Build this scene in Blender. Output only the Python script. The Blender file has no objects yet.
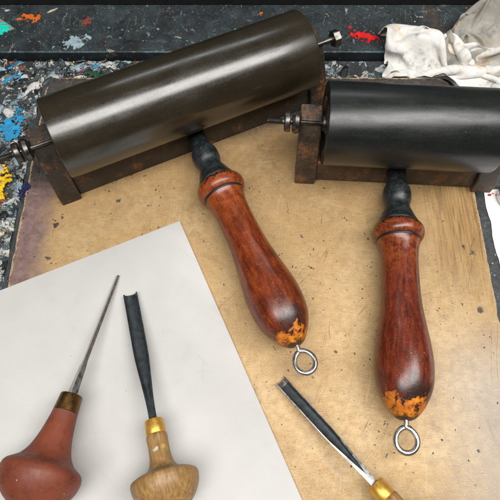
import bpy, bmesh, math, random
import numpy as np
from mathutils import Vector, Matrix, noise as mnoise

random.seed(7)
R = math.radians
S = 0.01                      # everything below is written in centimetres
scene = bpy.context.scene
COL = scene.collection

# ------------------------------------------------------------------ objects
def link(o, parent=None):
    COL.objects.link(o)
    if parent is not None:
        o.parent = parent
    return o

def tag(o, label=None, cat=None, group=None, kind=None):
    if label: o['label'] = label
    if cat: o['category'] = cat
    if group: o['group'] = group
    if kind: o['kind'] = kind
    return o

def empty(name, loc=(0, 0, 0), rot=None):
    o = bpy.data.objects.new(name, None)
    o.empty_display_size = 0.01
    o.location = Vector(loc) * S
    if rot is not None:
        o.rotation_euler = rot
    return link(o)

def obj(name, bm, mats, parent=None, smooth=True, bevel=0, segs=2, angle=40, subsurf=0):
    me = bpy.data.meshes.new(name)
    bmesh.ops.recalc_face_normals(bm, faces=bm.faces)
    bmesh.ops.scale(bm, vec=(S, S, S), verts=bm.verts)
    bm.to_mesh(me); bm.free()
    for m in (mats if isinstance(mats, (list, tuple)) else [mats]):
        me.materials.append(m)
    o = bpy.data.objects.new(name, me)
    link(o, parent)
    if smooth:
        for p in me.polygons: p.use_smooth = True
    if bevel:
        md = o.modifiers.new('bevel', 'BEVEL'); md.width = bevel * S; md.segments = segs
        md.limit_method = 'ANGLE'; md.angle_limit = R(35); md.harden_normals = False
    if subsurf:
        md = o.modifiers.new('sub', 'SUBSURF'); md.levels = subsurf; md.render_levels = subsurf
    if smooth and not subsurf:
        me.set_sharp_from_angle(angle=R(angle))
    return o

def box(bm, x0, x1, y0, y1, z0, z1):
    v = [bm.verts.new((x, y, z)) for z in (z0, z1) for y in (y0, y1) for x in (x0, x1)]
    for f in ((0, 1, 3, 2), (4, 6, 7, 5), (0, 4, 5, 1), (2, 3, 7, 6), (0, 2, 6, 4), (1, 5, 7, 3)):
        bm.faces.new([v[i] for i in f])

def prism_x(bm, prof, x0, x1):
    """profile of (y, z) points swept from x0 to x1"""
    a = [bm.verts.new((x0, y, z)) for y, z in prof]
    b = [bm.verts.new((x1, y, z)) for y, z in prof]
    n = len(prof)
    bm.faces.new(a); bm.faces.new(b[::-1])
    for i in range(n):
        bm.faces.new((a[i], a[(i + 1) % n], b[(i + 1) % n], b[i]))

def lathe(bm, prof, axis='Y', seg=64, jitter=0.0, seed=0.0):
    """profile of (s, r): s along the axis"""
    rings = []
    for s, r in prof:
        ring = []
        if r < 1e-5:
            p = (0, s, 0) if axis == 'Y' else (s, 0, 0)
            ring = [bm.verts.new(p)]
        else:
            for k in range(seg):
                a = 2 * math.pi * k / seg
                q = r
                if jitter:
                    q = r * (1 + jitter * mnoise.noise((math.cos(a) * 1.3 + seed, math.sin(a) * 1.3, s * .5 + seed)))
                c, d = q * math.cos(a), q * math.sin(a)
                ring.append(bm.verts.new((c, s, d) if axis == 'Y' else (s, c, d)))
        rings.append(ring)
    for A, B in zip(rings, rings[1:]):
        if len(A) == 1 and len(B) == 1: continue
        for k in range(seg):
            k2 = (k + 1) % seg
            if len(A) == 1: bm.faces.new((A[0], B[k], B[k2]))
            elif len(B) == 1: bm.faces.new((A[k], A[k2], B[0]))
            else: bm.faces.new((A[k], A[k2], B[k2], B[k]))
    for ring in (rings[0], rings[-1]):
        if len(ring) > 1: bm.faces.new(ring)

def spline(pts, n=8):
    """Catmull-Rom through (s, r) points"""
    P = [pts[0]] + list(pts) + [pts[-1]]
    out = []
    for i in range(1, len(P) - 2):
        p0, p1, p2, p3 = P[i - 1], P[i], P[i + 1], P[i + 2]
        for k in range(n):
            t = k / n
            out.append(tuple(0.5 * (2 * b + (c - a) * t + (2 * a - 5 * b + 4 * c - d) * t * t + (3 * b - a - 3 * c + d) * t ** 3)
                             for a, b, c, d in zip(p0, p1, p2, p3)))
    out.append(tuple(pts[-1]))
    return out

def tube(bm, pts, r, seg=14):
    pts = [Vector(p) for p in pts]
    rings = []
    nrm = Vector((0, 0, 1))
    for i, p in enumerate(pts):
        d = (pts[min(i + 1, len(pts) - 1)] - pts[max(i - 1, 0)]).normalized()
        u = (nrm - d * nrm.dot(d)).normalized(); w = d.cross(u)
        rr = r[i] if isinstance(r, (list, tuple)) else r
        rings.append([bm.verts.new(p + (u * math.cos(2 * math.pi * k / seg) + w * math.sin(2 * math.pi * k / seg)) * rr) for k in range(seg)])
    for A, B in zip(rings, rings[1:]):
        for k in range(seg):
            bm.faces.new((A[k], A[(k + 1) % seg], B[(k + 1) % seg], B[k]))
    bm.faces.new(rings[0]); bm.faces.new(rings[-1])

# ------------------------------------------------------------------ materials
def lin(c):
    """sRGB 0-255 to linear"""
    def f(v):
        v /= 255
        return v / 12.92 if v <= .04045 else ((v + .055) / 1.055) ** 2.4
    return (f(c[0]), f(c[1]), f(c[2]), 1.0)

class Mat:
    def __init__(s, name):
        s.m = bpy.data.materials.new(name); s.m.use_nodes = True
        s.t = s.m.node_tree; s.t.nodes.clear()
        s.out = s.t.nodes.new('ShaderNodeOutputMaterial')
        s.b = s.t.nodes.new('ShaderNodeBsdfPrincipled')
        s.t.links.new(s.b.outputs[0], s.out.inputs[0])
        tc = s.t.nodes.new('ShaderNodeTexCoord')
        s.obj = s.vmul(tc.outputs['Object'], (100, 100, 100))     # object space in cm
    def put(s, sock, v):
        if isinstance(v, bpy.types.NodeSocket): s.t.links.new(v, sock)
        else: sock.default_value = v
    def vmul(s, v, sc):
        n = s.t.nodes.new('ShaderNodeVectorMath'); n.operation = 'MULTIPLY'
        s.put(n.inputs[0], v); n.inputs[1].default_value = sc
        return n.outputs[0]
    def vadd(s, a, b):
        n = s.t.nodes.new('ShaderNodeVectorMath'); n.operation = 'ADD'
        s.put(n.inputs[0], a); s.put(n.inputs[1], b); return n.outputs[0]
    def rot(s, v, ang, sc=(1, 1, 1)):
        n = s.t.nodes.new('ShaderNodeMapping'); n.inputs['Rotation'].default_value = ang; n.inputs['Scale'].default_value = sc
        s.put(n.inputs['Vector'], v); return n.outputs[0]
    def noise(s, v, scale=1, detail=4, rough=.55, dist=0, col=False):
        n = s.t.nodes.new('ShaderNodeTexNoise')
        s.put(n.inputs['Vector'], v); n.inputs['Scale'].default_value = scale; n.inputs['Detail'].default_value = detail
        n.inputs['Roughness'].default_value = rough; n.inputs['Distortion'].default_value = dist
        return n.outputs['Color'] if col else n.outputs['Fac']
    def vor(s, v, scale=1, feature='F1', out='Distance', rnd=1):
        n = s.t.nodes.new('ShaderNodeTexVoronoi'); n.feature = feature
        s.put(n.inputs['Vector'], v); n.inputs['Scale'].default_value = scale; n.inputs['Randomness'].default_value = rnd
        return n.outputs[out]
    def ramp(s, f, stops, interp='LINEAR'):
        n = s.t.nodes.new('ShaderNodeValToRGB'); n.color_ramp.interpolation = interp
        e = n.color_ramp.elements
        while len(e) < len(stops): e.new(.5)
        for el, (p, c) in zip(e, stops):
            el.position = p
            el.color = c if isinstance(c, tuple) else (c, c, c, 1)
        s.put(n.inputs[0], f); return n.outputs[0]
    def mix(s, f, a, b, mode='MIX'):
        n = s.t.nodes.new('ShaderNodeMix'); n.data_type = 'RGBA'; n.blend_type = mode
        s.put(n.inputs[0], f); s.put(n.inputs[6], a); s.put(n.inputs[7], b); return n.outputs[2]
    def math(s, op, a, b=0.0, c=0.0, clamp=False):
        n = s.t.nodes.new('ShaderNodeMath'); n.operation = op; n.use_clamp = clamp
        s.put(n.inputs[0], a); s.put(n.inputs[1], b); s.put(n.inputs[2], c); return n.outputs[0]
    def mr(s, v, a, b, c=0.0, d=1.0, smooth=True):
        n = s.t.nodes.new('ShaderNodeMapRange'); n.interpolation_type = 'SMOOTHSTEP' if smooth else 'LINEAR'
        s.put(n.inputs[0], v); n.inputs[1].default_value = a; n.inputs[2].default_value = b
        n.inputs[3].default_value = c; n.inputs[4].default_value = d; return n.outputs[0]
    def sep(s, v):
        n = s.t.nodes.new('ShaderNodeSeparateXYZ'); s.put(n.inputs[0], v); return n.outputs
    def geo(s): return s.t.nodes.new('ShaderNodeNewGeometry').outputs
    def spots(s, v, pts):
        """mask of blots at (x, y, r): marks with a place of their own on the surface"""
        acc = None
        for x, y, r in pts:
            n = s.t.nodes.new('ShaderNodeVectorMath'); n.operation = 'DISTANCE'
            s.put(n.inputs[0], v); n.inputs[1].default_value = (x, y, 0)
            m = s.mr(n.outputs['Value'], r * .45, r * .85, 1, 0)
            acc = m if acc is None else s.math('MAXIMUM', acc, m)
        return acc
    def bump(s, h, strength=.3, dist=.01):
        n = s.t.nodes.new('ShaderNodeBump'); n.inputs['Strength'].default_value = strength
        n.inputs['Distance'].default_value = dist * S; s.put(n.inputs['Height'], h)
        s.put(s.b.inputs['Normal'], n.outputs[0])
    def set(s, **k):
        for a, v in k.items():
            s.put(s.b.inputs[{'base': 'Base Color', 'rough': 'Roughness', 'metal': 'Metallic', 'spec': 'Specular IOR Level',
                              'coat': 'Coat Weight', 'coatr': 'Coat Roughness', 'sheen': 'Sheen Weight', 'aniso': 'Anisotropic'}[a]], v)
        return s
    def mul(s, a, b): return s.math('MULTIPLY', a, b)
    def inv(s, a): return s.math('SUBTRACT', 1.0, a)

def scratches(M, v, n=5, scale=.5, width=.012, seed=0):
    """fine straight-ish scratch lines in several directions, broken up by noise"""
    acc = None
    for i in range(n):
        a = seed * 1.7 + i * math.pi / n + .25 * math.sin(i * 5.1 + seed)
        w = M.rot(v, (0, 0, a))
        w = M.vadd(w, (seed * 13.1 + i * 7.7, i * 3.3, 0))
        wob = M.vmul(M.noise(w, .14, 2, .5, 0, True), (0, 3.0, 0))
        q = M.vmul(M.vadd(w, wob), (.03, 1, 0))
        line = M.math('ABSOLUTE', M.math('SUBTRACT', M.noise(q, scale, 2, .6), .5))
        line = M.mr(line, 0, width, 1, 0)
        brk = M.mr(M.noise(w, .35, 3, .55), .50, .66)
        line = M.mul(line, brk)
        acc = line if acc is None else M.math('MAXIMUM', acc, line)
    return acc

def make_board_mat():
    M = Mat('worn tan hardboard'); v = M.obj
    xyz = M.sep(v); x, y = xyz[0], xyz[1]
    flat = M.vmul(v, (1, 1, 0))
    n1 = M.noise(flat, .22, 5, .6); n2 = M.noise(flat, 2.2, 6, .65); n3 = M.noise(flat, 14, 3, .6)
    base = M.ramp(n1, [(.3, lin((160, 130, 87))), (.5, lin((183, 153, 107))), (.7, lin((204, 177, 133)))])
    base = M.mix(M.mr(n2, .38, .72, 0, .5), base, lin((160, 124, 80)))
    base = M.mix(M.mr(n3, .42, .75, 0, .4), base, lin((226, 199, 150)))
    # fibres of the pressed board running across
    fib = M.noise(M.vmul(flat, (1, 9, 1)), 1.6, 4, .6)
    base = M.mix(M.mr(fib, .5, .75, 0, .28), base, lin((140, 104, 62)))
    base = M.mix(M.mr(M.noise(M.vadd(flat, (2, 8, 0)), .9, 5, .65), .52, .7, 0, .4), base, lin((152, 118, 80)))
    for k, a in enumerate((.5, -.75, 1.2)):
        hat = M.noise(M.rot(M.vadd(flat, (k * 7.1, 0, 0)), (0, 0, a), (.45, 7, 1)), 2.2, 3, .6)
        base = M.mix(M.mr(hat, .56, .72, 0, .3), base, lin((128, 94, 58)))
    # light falloff painted into the colour: darker towards the back, in cloudy blotches
    falloff = M.mul(M.mr(M.math('ADD', y, M.math('MULTIPLY', M.math('SUBTRACT', n1, .5), 16.0)), -6.5, 8.0), M.mr(M.noise(flat, 1.5, 6, .7), .25, .7, .45, 1))
    base = M.mix(M.mul(falloff, .6), base, lin((120, 92, 60)))
    base = M.mix(M.mul(M.mr(M.noise(M.vadd(flat, (6, 3, 0)), .6, 6, .7), .55, .68), .3), base, lin((118, 104, 88)))
    # wood showing through on the right-hand side: long streaks
    wm = M.mul(M.mr(M.math('ADD', x, M.math('MULTIPLY', n1, 4.0)), 12.2, 15.0), M.mr(y, -6, 1))
    gr = M.noise(M.vmul(flat, (6, .35, 1)), 1.0, 5, .65, .4)
    wood = M.ramp(gr, [(.3, lin((96, 70, 42))), (.5, lin((148, 116, 72))), (.7, lin((178, 146, 98)))])
    base = M.mix(M.mul(wm, .85), base, wood)
    # pale rubbed area with blue-grey ink haze near the front right
    haze = M.mul(M.mr(M.math('ADD', x, M.math('MULTIPLY', n2, 5.0)), 10.5, 17), M.mr(y, -3, -9))
    base = M.mix(M.mul(haze, .55), base, lin((163, 163, 165)))
    # purple-grey ink stain along the left side
    pm = M.mr(M.math('ADD', x, M.math('MULTIPLY', M.noise(flat, .5, 4, .6), 2.6)), -12.6, -10.9, 1, 0)
    base = M.mix(M.mul(pm, M.mr(y, 9, 4, 0, .82)), base, M.ramp(n2, [(.35, lin((86, 68, 76))), (.65, lin((122, 101, 106)))]))
    # black ink staining over the back and the back-left corner
    ym = M.math('ADD', M.math('ADD', y, M.math('MULTIPLY', x, -.14)), M.math('MULTIPLY', n1, 3.0))
    bm_ = M.mr(ym, 9.0, 12.4)
    cm = M.mul(M.mr(M.math('ADD', x, M.math('MULTIPLY', n2, 1.6)), -12.0, -10.8, 1, 0), M.mr(y, 3.6, 6.2))
    base = M.mix(M.mul(M.math('MAXIMUM', bm_, cm), .93), base, M.ramp(n2, [(.35, lin((34, 37, 40))), (.65, lin((60, 62, 63)))]))
    # dark pits, denser in the middle
    pit = M.vor(M.vadd(flat, M.vmul(M.noise(flat, 3, 2, .5, 0, True), (.3, .3, 0))), 3.2)
    keep = M.vor(M.vadd(flat, (3.3, 1.2, 0)), .9, out='Color')
    dens = M.mr(M.noise(flat, .35, 3, .6), .40, .62, .05, .19)
    pitm = M.mul(M.math('LESS_THAN', pit, dens), M.mr(M.noise(flat, 1.4, 2), .46, .60))
    base = M.mix(M.mul(pitm, .85), base, lin((58, 43, 32)))
    dots = M.mul(M.math('LESS_THAN', M.vor(M.vadd(flat, M.vmul(M.noise(flat, 4, 3, .6, 0, True), (.25, .25, 0))), 1.15), .07), M.mr(M.noise(flat, .8, 2), .56, .62))
    base = M.mix(M.mul(dots, .9), base, lin((40, 36, 34)))
    fine = M.mr(M.noise(flat, 20, 3, .6), .58, .68)
    base = M.mix(M.mul(fine, .5), base, lin((92, 66, 42)))
    # scratches, dark and pale
    s1 = scratches(M, flat, 7, .6, .0022, 1.0); s2 = scratches(M, flat, 3, .5, .003, 4.0)
    base = M.mix(M.mul(s1, .6), base, lin((92, 68, 44)))
    base = M.mix(M.mul(s2, .3), base, lin((228, 208, 170)))
    # separate blots of ink
    wv = M.vadd(flat, M.vmul(M.vadd(M.noise(flat, 2.6, 4, .6, 0, True), (-.5, -.5, -.5)), (.8, .8, 0)))
    blots = M.spots(wv, [(-8.75, 3.55, .17), (-12.55, 1.75, .33), (-12.2, 2.35, .17), (-12.9, 4.2, .2), (-12.75, -.55, .2), (8.1, -5.2, .2), (9.3, -5.4, .17),
                         (2.6, -5.75, .17), (5.0, -6.6, .17), (3.3, 1.0, .13), (4.2, 5.6, .14), (13.6, .2, .2), (14.0, -.2, .17),
                         (12.9, -3.6, .16), (3.8, -1.2, .13), (13.9, -3.9, .3), (-6.6, 3.2, .1), (7.4, -12.2, .12), (12.4, -12.0, .14), (6.2, 2.2, .12)])
    base = M.mix(M.mul(blots, .88), base, M.ramp(n2, [(.4, lin((36, 34, 38))), (.7, lin((78, 84, 96)))]))
    # chipped raw edge
    ed = M.math('MAXIMUM', M.math('ABSOLUTE', x), M.math('ADD', y, .98))
    edn = M.mr(M.math('ADD', ed, M.math('MULTIPLY', n2, .5)), 15.05, 15.16)
    base = M.mix(M.mul(edn, .9), base, M.ramp(n3, [(.35, lin((120, 92, 62))), (.65, lin((205, 180, 142)))]))
    M.set(base=base, rough=M.mr(n2, .3, .7, .42, .62), spec=.35)
    h = M.math('ADD', M.math('MULTIPLY', n3, .4), M.math('MULTIPLY', M.math('MAXIMUM', M.mul(s1, .5), pitm), -1.0))
    M.bump(h, .35, .03)
    return M.m

def make_table_mat(name, c0, c1, seed):
    M = Mat(name); v = M.vadd(M.obj, (seed, seed * .7, 0))
    flat = M.vmul(v, (1, 1, 1))
    n1 = M.noise(flat, .35, 6, .65); n2 = M.noise(flat, 3, 6, .7); n3 = M.noise(flat, 16, 3, .6)
    base = M.ramp(n1, [(.3, lin(c0)), (.7, lin(c1))])
    base = M.mix(M.mr(n2, .4, .72, 0, .65), base, lin((24, 26, 27)))
    base = M.mix(M.mr(M.noise(flat, 1.1, 6, .75, .8), .54, .72, 0, .45), base, lin((92, 106, 108)))
    base = M.mix(M.mr(M.noise(M.vadd(flat, (5, 1, 0)), 7, 4, .7), .60, .70, 0, .4), base, lin((120, 130, 132)))
    # paint spatter: little dots of many colours
    for i, (sc, r, thr) in enumerate(((2.0, .14, .58), (5.0, .16, .55), (.9, .10, .56))):
        w = M.vadd(flat, M.vmul(M.noise(flat, 5, 3, .6, 0, True), (.22, .22, 0)))
        w = M.vadd(w, (i * 11.3, i * 4.1, 0))
        d = M.vor(w, sc); c = M.vor(w, sc, out='Color')
        hue = M.sep(c)[0]
        pal = M.ramp(hue, [(0, lin((190, 196, 196))), (.34, lin((150, 166, 170))), (.5, lin((88, 150, 170))), (.62, lin((200, 176, 140))),
                           (.74, lin((196, 104, 52))), (.82, lin((60, 96, 80))), (.9, lin((170, 48, 44)))], 'CONSTANT')
        m = M.mul(M.math('LESS_THAN', d, r), M.math('LESS_THAN', M.sep(c)[1], .42))
        m = M.mul(m, M.mr(M.noise(w, .6, 3), thr - .12, thr + .06, .15, 1))
        base = M.mix(M.mul(m, .8), base, pal)
    s1 = scratches(M, flat, 3, .4, .0035, seed)
    base = M.mix(M.mul(s1, .3), base, lin((150, 160, 160)))
    return M, flat, n1, n2, n3, base, s1

def make_bench_mat():
    M, flat, n1, n2, n3, base, s1 = make_table_mat('paint spattered dark bench', (34, 36, 38), (66, 70, 72), 2.0)
    M.set(base=base, rough=M.mr(n2, .3, .7, .35, .6), spec=.4)
    M.bump(M.math('ADD', n2, M.math('MULTIPLY', n3, .4)), .6, .06)
    return M.m

def make_paint_layer_mat():
    """years of palette scrapings: streaks and clots of grey, white, pale blue and black"""
    M = Mat('old palette scrapings'); flat = M.vmul(M.obj, (1, 1, 0))
    warp = M.vadd(flat, M.vmul(M.vadd(M.noise(flat, 1.1, 4, .65, 0, True), (-.5, -.5, -.5)), (2.2, 2.2, 0)))
    base = M.ramp(M.noise(warp, .9, 5, .65), [(.35, lin((24, 26, 27))), (.5, lin((52, 57, 58))), (.68, lin((86, 92, 92)))])
    for i, (sc, lo, hi, c, st) in enumerate(((.55, .53, .58, (186, 190, 186), (1, 1.6, 1)), (.8, .55, .59, (128, 160, 170), (1.7, 1, 1)), (1.0, .56, .60, (206, 200, 186), (1, 1, 1)),
                                         (.6, .60, .64, (44, 126, 160), (1, 1, 1)), (.9, .64, .68, (186, 96, 44), (1.3, 1, 1)), (1.0, .65, .69, (150, 44, 40), (1, 1.5, 1)),
                                         (1.0, .55, .59, (16, 17, 18), (1, 1, 1)), (2.2, .59, .63, (198, 202, 200), (1, 1, 1)), (.9, .64, .67, (34, 84, 58), (1, 1, 1)), (2.4, .57, .62, (20, 22, 24), (1, 1, 1)))):
        base = M.mix(M.mr(M.noise(M.vadd(M.vmul(warp, st), (i * 9.7, i * 5.3, 0)), sc, 5, .68, .4), lo, hi, 0, .9), base, lin(c))
    n2 = M.noise(warp, 3, 5, .7)
    M.set(base=base, rough=M.mr(n2, .3, .7, .3, .55), spec=.45)
    M.bump(M.math('ADD', n2, M.math('MULTIPLY', M.noise(flat, 9, 4, .65), .5)), .9, .12)
    return M.m

def make_ledge_mat():
    M, flat, n1, n2, n3, base, s1 = make_table_mat('scratched slate blue paint', (28, 32, 33), (50, 56, 58), 9.0)
    xyz = M.sep(M.obj)
    cl = M.mr(M.noise(flat, .5, 7, .75, .6), .45, .62)
    base = M.mix(M.mul(M.mul(cl, M.mr(n3, .3, .65, .3, 1)), .42), base, lin((70, 82, 85)))
    wp = M.vadd(flat, M.vmul(M.noise(flat, 1.3, 4, .6, 0, True), (1.2, 1.2, 0)))
    for i, (an, sc, lo, c) in enumerate(((.4, (2.6, .5, 1), .645, (150, 158, 156)), (-.9, (3.2, .6, 1), .655, (104, 150, 162)), (1.0, (3.6, .8, 1), .665, (150, 92, 48)), (.1, (1.2, 3.0, 1), .64, (172, 170, 160)))):
        st = M.noise(M.vadd(M.rot(wp, (0, 0, an), sc), (i * 7.3, i * 2.9, 0)), 1.0, 5, .7)
        base = M.mix(M.mul(M.mr(st, lo, lo + .03), M.mr(n3, .4, .55, .2, .85)), base, lin(c))
    base = M.mix(M.mr(M.noise(M.vadd(flat, (3, 9, 0)), .8, 7, .75, .5), .55, .68, 0, .7), base, lin((20, 23, 24)))
    # brown stained band near the right end, worn blue line on the front edge
    bx = M.math('ABSOLUTE', M.math('ADD', xyz[0], M.math('ADD', -14.9, M.math('MULTIPLY', n1, .9))))
    band = M.mul(M.mr(bx, .2, 1.0, 1, 0), M.mr(n2, .4, .62, .2, 1))
    base = M.mix(M.mul(band, .6), base, lin((74, 55, 38)))
    rub = M.mul(M.mr(M.math('ADD', xyz[1], M.math('MULTIPLY', n2, .5)), 17.0, 16.75), M.mr(M.noise(flat, .5, 4), .38, .55))
    base = M.mix(M.mul(M.mul(rub, M.mr(xyz[2], -.3, -.2)), .6), base, lin((86, 124, 132)))
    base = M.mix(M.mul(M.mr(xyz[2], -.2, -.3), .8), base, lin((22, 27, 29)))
    M.set(base=base, rough=M.mr(n2, .3, .7, .38, .6), spec=.4)
    M.bump(M.math('ADD', n2, M.math('MULTIPLY', n3, .3)), .3, .03)
    return M.m

def make_sheet_mat():
    M = Mat('pale grey lino sheet'); flat = M.vmul(M.obj, (1, 1, 0))
    n1 = M.noise(flat, .15, 4, .6); n2 = M.noise(flat, 9, 4, .6)
    base = M.ramp(n1, [(.3, lin((179, 177, 174))), (.7, lin((192, 190, 187)))])
    base = M.mix(M.mr(n2, .4, .75, 0, .2), base, lin((198, 196, 193)))
    s1 = scratches(M, flat, 3, .3, .004, 6.0)
    base = M.mix(M.mul(s1, .12), base, lin((150, 146, 140)))
    base = M.mix(M.mr(M.noise(flat, .45, 6, .7), .52, .72, 0, .14), base, lin((160, 154, 146)))
    base = M.mix(M.mul(M.math('LESS_THAN', M.vor(flat, .8), .025), .5), base, lin((110, 104, 98)))
    wv = M.vmul(M.vadd(flat, M.vmul(M.noise(flat, 2.4, 3, .6, 0, True), (.5, .5, 0))), (1, 1, 0))
    M.set(base=base, rough=.5, spec=.3)
    M.bump(n2, .1, .01)
    return M.m

def make_rubber(name, c0, c1, r0, r1, seed, sp_):
    M = Mat(name); v = M.vadd(M.obj, (seed, 0, seed))
    n1 = M.noise(v, .35, 5, .6); n2 = M.noise(M.vmul(v, (.25, 2.0, 2.0)), 1.2, 5, .65); n3 = M.noise(v, 9, 4, .65)
    base = M.ramp(n1, [(.3, lin(c0)), (.7, lin(c1))])
    base = M.mix(M.mr(n3, .5, .8, 0, .12), base, lin((80, 72, 60)))
    rg = M.math('ADD', M.mr(n1, .3, .7, r0, r1), M.mr(n2, .35, .7, -.03, .06))
    dust = M.mr(M.noise(v, 3.2, 6, .75), .66, .74)
    rg = M.math('ADD', rg, M.mul(dust, .06))
    base = M.mix(M.mul(dust, .08), base, lin((120, 116, 108)))
    sp = M.mul(M.math('LESS_THAN', M.vor(v, 1.6), .06), M.mr(M.noise(v, .9, 2), .5, .56))
    base = M.mix(M.mul(sp, .2), base, lin((140, 138, 132)))
    sm = M.mr(M.noise(M.vadd(M.vmul(v, (.5, 1, 1)), (9, 2, 0)), .7, 5, .65), .54, .66)
    rg = M.math('ADD', rg, M.mul(sm, .05))
    base = M.mix(M.mul(sm, .25), base, lin((22, 20, 17)))
    M.set(base=base, rough=M.math('ADD', rg, M.mr(n3, .3, .7, -.02, .03)), spec=sp_)
    M.bump(M.math('ADD', M.math('MULTIPLY', n2, .5), M.math('MULTIPLY', n3, .3)), .10, .02)
    return M.m

def make_iron(name, rust=.5, seed=0.0, dark=(44, 40, 37)):
    M = Mat(name); v = M.vadd(M.obj, (seed, seed, 0))
    n1 = M.noise(v, .8, 6, .65); n2 = M.noise(v, 5, 5, .7); n3 = M.noise(v, 22, 3, .6)
    base = M.ramp(n2, [(.3, lin(dark)), (.7, lin(tuple(k * 1.3 for k in dark)))])
    rm = M.mul(M.mr(M.math('ADD', n1, M.math('MULTIPLY', M.math('SUBTRACT', n2, .5), .35)), .66 - .22 * rust, .88 - .22 * rust), .8)
    base = M.mix(M.mul(rm, .9), base, M.ramp(n2, [(.3, lin((84, 54, 34))), (.52, lin((128, 80, 44))), (.72, lin((156, 102, 58)))]))
    bv = M.t.nodes.new('ShaderNodeBevel'); bv.samples = 4; bv.inputs['Radius'].default_value = .12 * S
    dt = M.t.nodes.new('ShaderNodeVectorMath'); dt.operation = 'DOT_PRODUCT'
    M.t.links.new(bv.outputs[0], dt.inputs[0]); M.t.links.new(M.geo()['Normal'], dt.inputs[1])
    edge = M.mul(M.mr(dt.outputs['Value'], .985, .90), M.mr(n2, .42, .6))
    grease = M.mr(M.noise(M.vadd(v, (3, 8, 1)), .6, 5, .65), .46, .62)
    base = M.mix(M.mul(grease, .6), base, lin((30, 27, 25)))
    base = M.mix(M.mul(edge, .75), base, lin((150, 132, 110)))
    M.set(base=base, rough=M.math('SUBTRACT', M.mr(n2, .3, .7, .40, .58), M.mul(grease, .12)), metal=M.mul(M.inv(rm), .25), spec=.5)
    M.bump(M.math('ADD', n2, M.math('MULTIPLY', n3, .3)), .3, .03)
    return M.m

def make_steel(name, col=(176, 174, 170), rough=.28, spotty=.4):
    M = Mat(name); v = M.obj
    n1 = M.noise(v, 1.6, 4, .6); n2 = M.noise(v, 3, 3, .5)
    base = M.mix(M.mr(n1, .5, .8, 0, spotty), lin(col), lin((66, 60, 54)))
    M.set(base=base, rough=M.mr(n2, .3, .7, rough - .06, rough + .12), metal=.95)
    M.bump(n2, .04, .01)
    return M.m

def make_handle(name, red, dark, orange, seed, wear):
    M = Mat(name); v = M.obj
    xyz = M.sep(v); y = xyz[1]; z = xyz[2]; x = xyz[0]
    w = M.vadd(v, (seed, seed * 2, seed))
    grain = M.noise(M.vmul(w, (3.5, .45, 3.5)), 1.4, 6, .68, .5)
    n1 = M.noise(w, .55, 5, .6); n2 = M.noise(w, 2.6, 6, .7); n3 = M.noise(w, 11, 4, .65)
    base = M.ramp(grain, [(.28, lin(dark)), (.5, lin(red)), (.72, lin(orange))])
    base = M.mix(M.mr(n1, .45, .7, 0, .6), base, lin(dark))
    base = M.mix(M.mr(n3, .54, .70, 0, .6), base, lin((38, 16, 11)))
    base = M.mix(M.mr(M.noise(M.vadd(w, (8, 1, 4)), 6, 5, .7), .58, .68, 0, .5), base, lin((170, 92, 44)))
    base = M.mix(M.mr(M.noise(M.vadd(w, (1, 6, 2)), 1.1, 6, .72), .54, .70, 0, .5), base, lin(dark))
    nick = M.mul(M.math('LESS_THAN', M.vor(w, 1.5), .05), M.mr(M.noise(w, .8, 2), .46, .54))
    base = M.mix(M.mul(nick, .7), base, lin((188, 130, 84)))
    base = M.mix(M.mr(n2, .6, .75, 0, .45), base, lin((160, 82, 40)))
    # worn orange streaks on the collar and waist
    col = M.mul(M.mr(y, -9.2, -6.6), M.mr(n2, .38, .62))
    base = M.mix(M.mul(col, .55), base, lin((158, 80, 34)))
    # black paint creeping from the socket on to the collar
    blk = M.mr(M.math('ADD', y, M.math('MULTIPLY', M.math('SUBTRACT', n2, .5), 2.2)), -5.3, -5.2)
    base = M.mix(M.mul(blk, .95), base, lin((26, 24, 22)))
    # grey-black grubby patch above the worn end
    pv = M.vadd(v, M.vmul(M.vadd(M.noise(w, 1.6, 4, .6, 0, True), (-.5, -.5, -.5)), (1.5, 1.5, 1.5)))
    n = M.t.nodes.new('ShaderNodeVectorMath'); n.operation = 'DISTANCE'
    M.put(n.inputs[0], pv); n.inputs[1].default_value = (.25, -15.45, 1.2)
    gp = M.mr(n.outputs['Value'], .35, 1.25, 1, 0)
    base = M.mix(M.mul(gp, .85), base, lin((38, 32, 30)))
    # bare orange wood at the end where the paint has flaked off
    yy = M.math('ADD', y, M.math('ADD', M.math('MULTIPLY', M.math('SUBTRACT', n2, .5), 1.5), M.math('MULTIPLY', M.math('SUBTRACT', M.noise(M.vadd(w, (3, 3, 3)), .9, 4, .6), .5), 4.2)))
    rim = M.mr(yy, wear + .1, wear + .55, 1, 0)
    base = M.mix(M.mul(rim, .55), base, lin((44, 20, 12)))
    wr = M.mul(M.mr(yy, wear - .05, wear + .16, 1, 0), M.mr(M.noise(M.vadd(w, (5, 5, 1)), 1.9, 5, .7), .60, .48))
    base = M.mix(wr, base, M.ramp(n2, [(.3, lin((112, 54, 14))), (.46, lin((180, 98, 16))), (.58, lin((202, 122, 20))), (.72, lin((218, 150, 44)))]))
    tip = M.mr(M.math('ADD', y, M.math('MULTIPLY', n2, .9)), -16.12, -15.9, 1, 0)
    base = M.mix(M.mul(tip, .9), base, lin((36, 26, 18)))
    M.set(base=base, rough=M.math('ADD', M.math('ADD', M.mr(n2, .3, .7, .20, .34), M.mr(n3, .35, .7, -.03, .08)), M.mul(wr, .25)), spec=.5, coat=.1, coatr=.3)
    h = M.math('ADD', M.math('MULTIPLY', n2, .5), M.math('ADD', M.math('MULTIPLY', n3, .3), M.math('MULTIPLY', wr, -.9)))
    M.bump(h, .3, .04)
    return M.m

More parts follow.
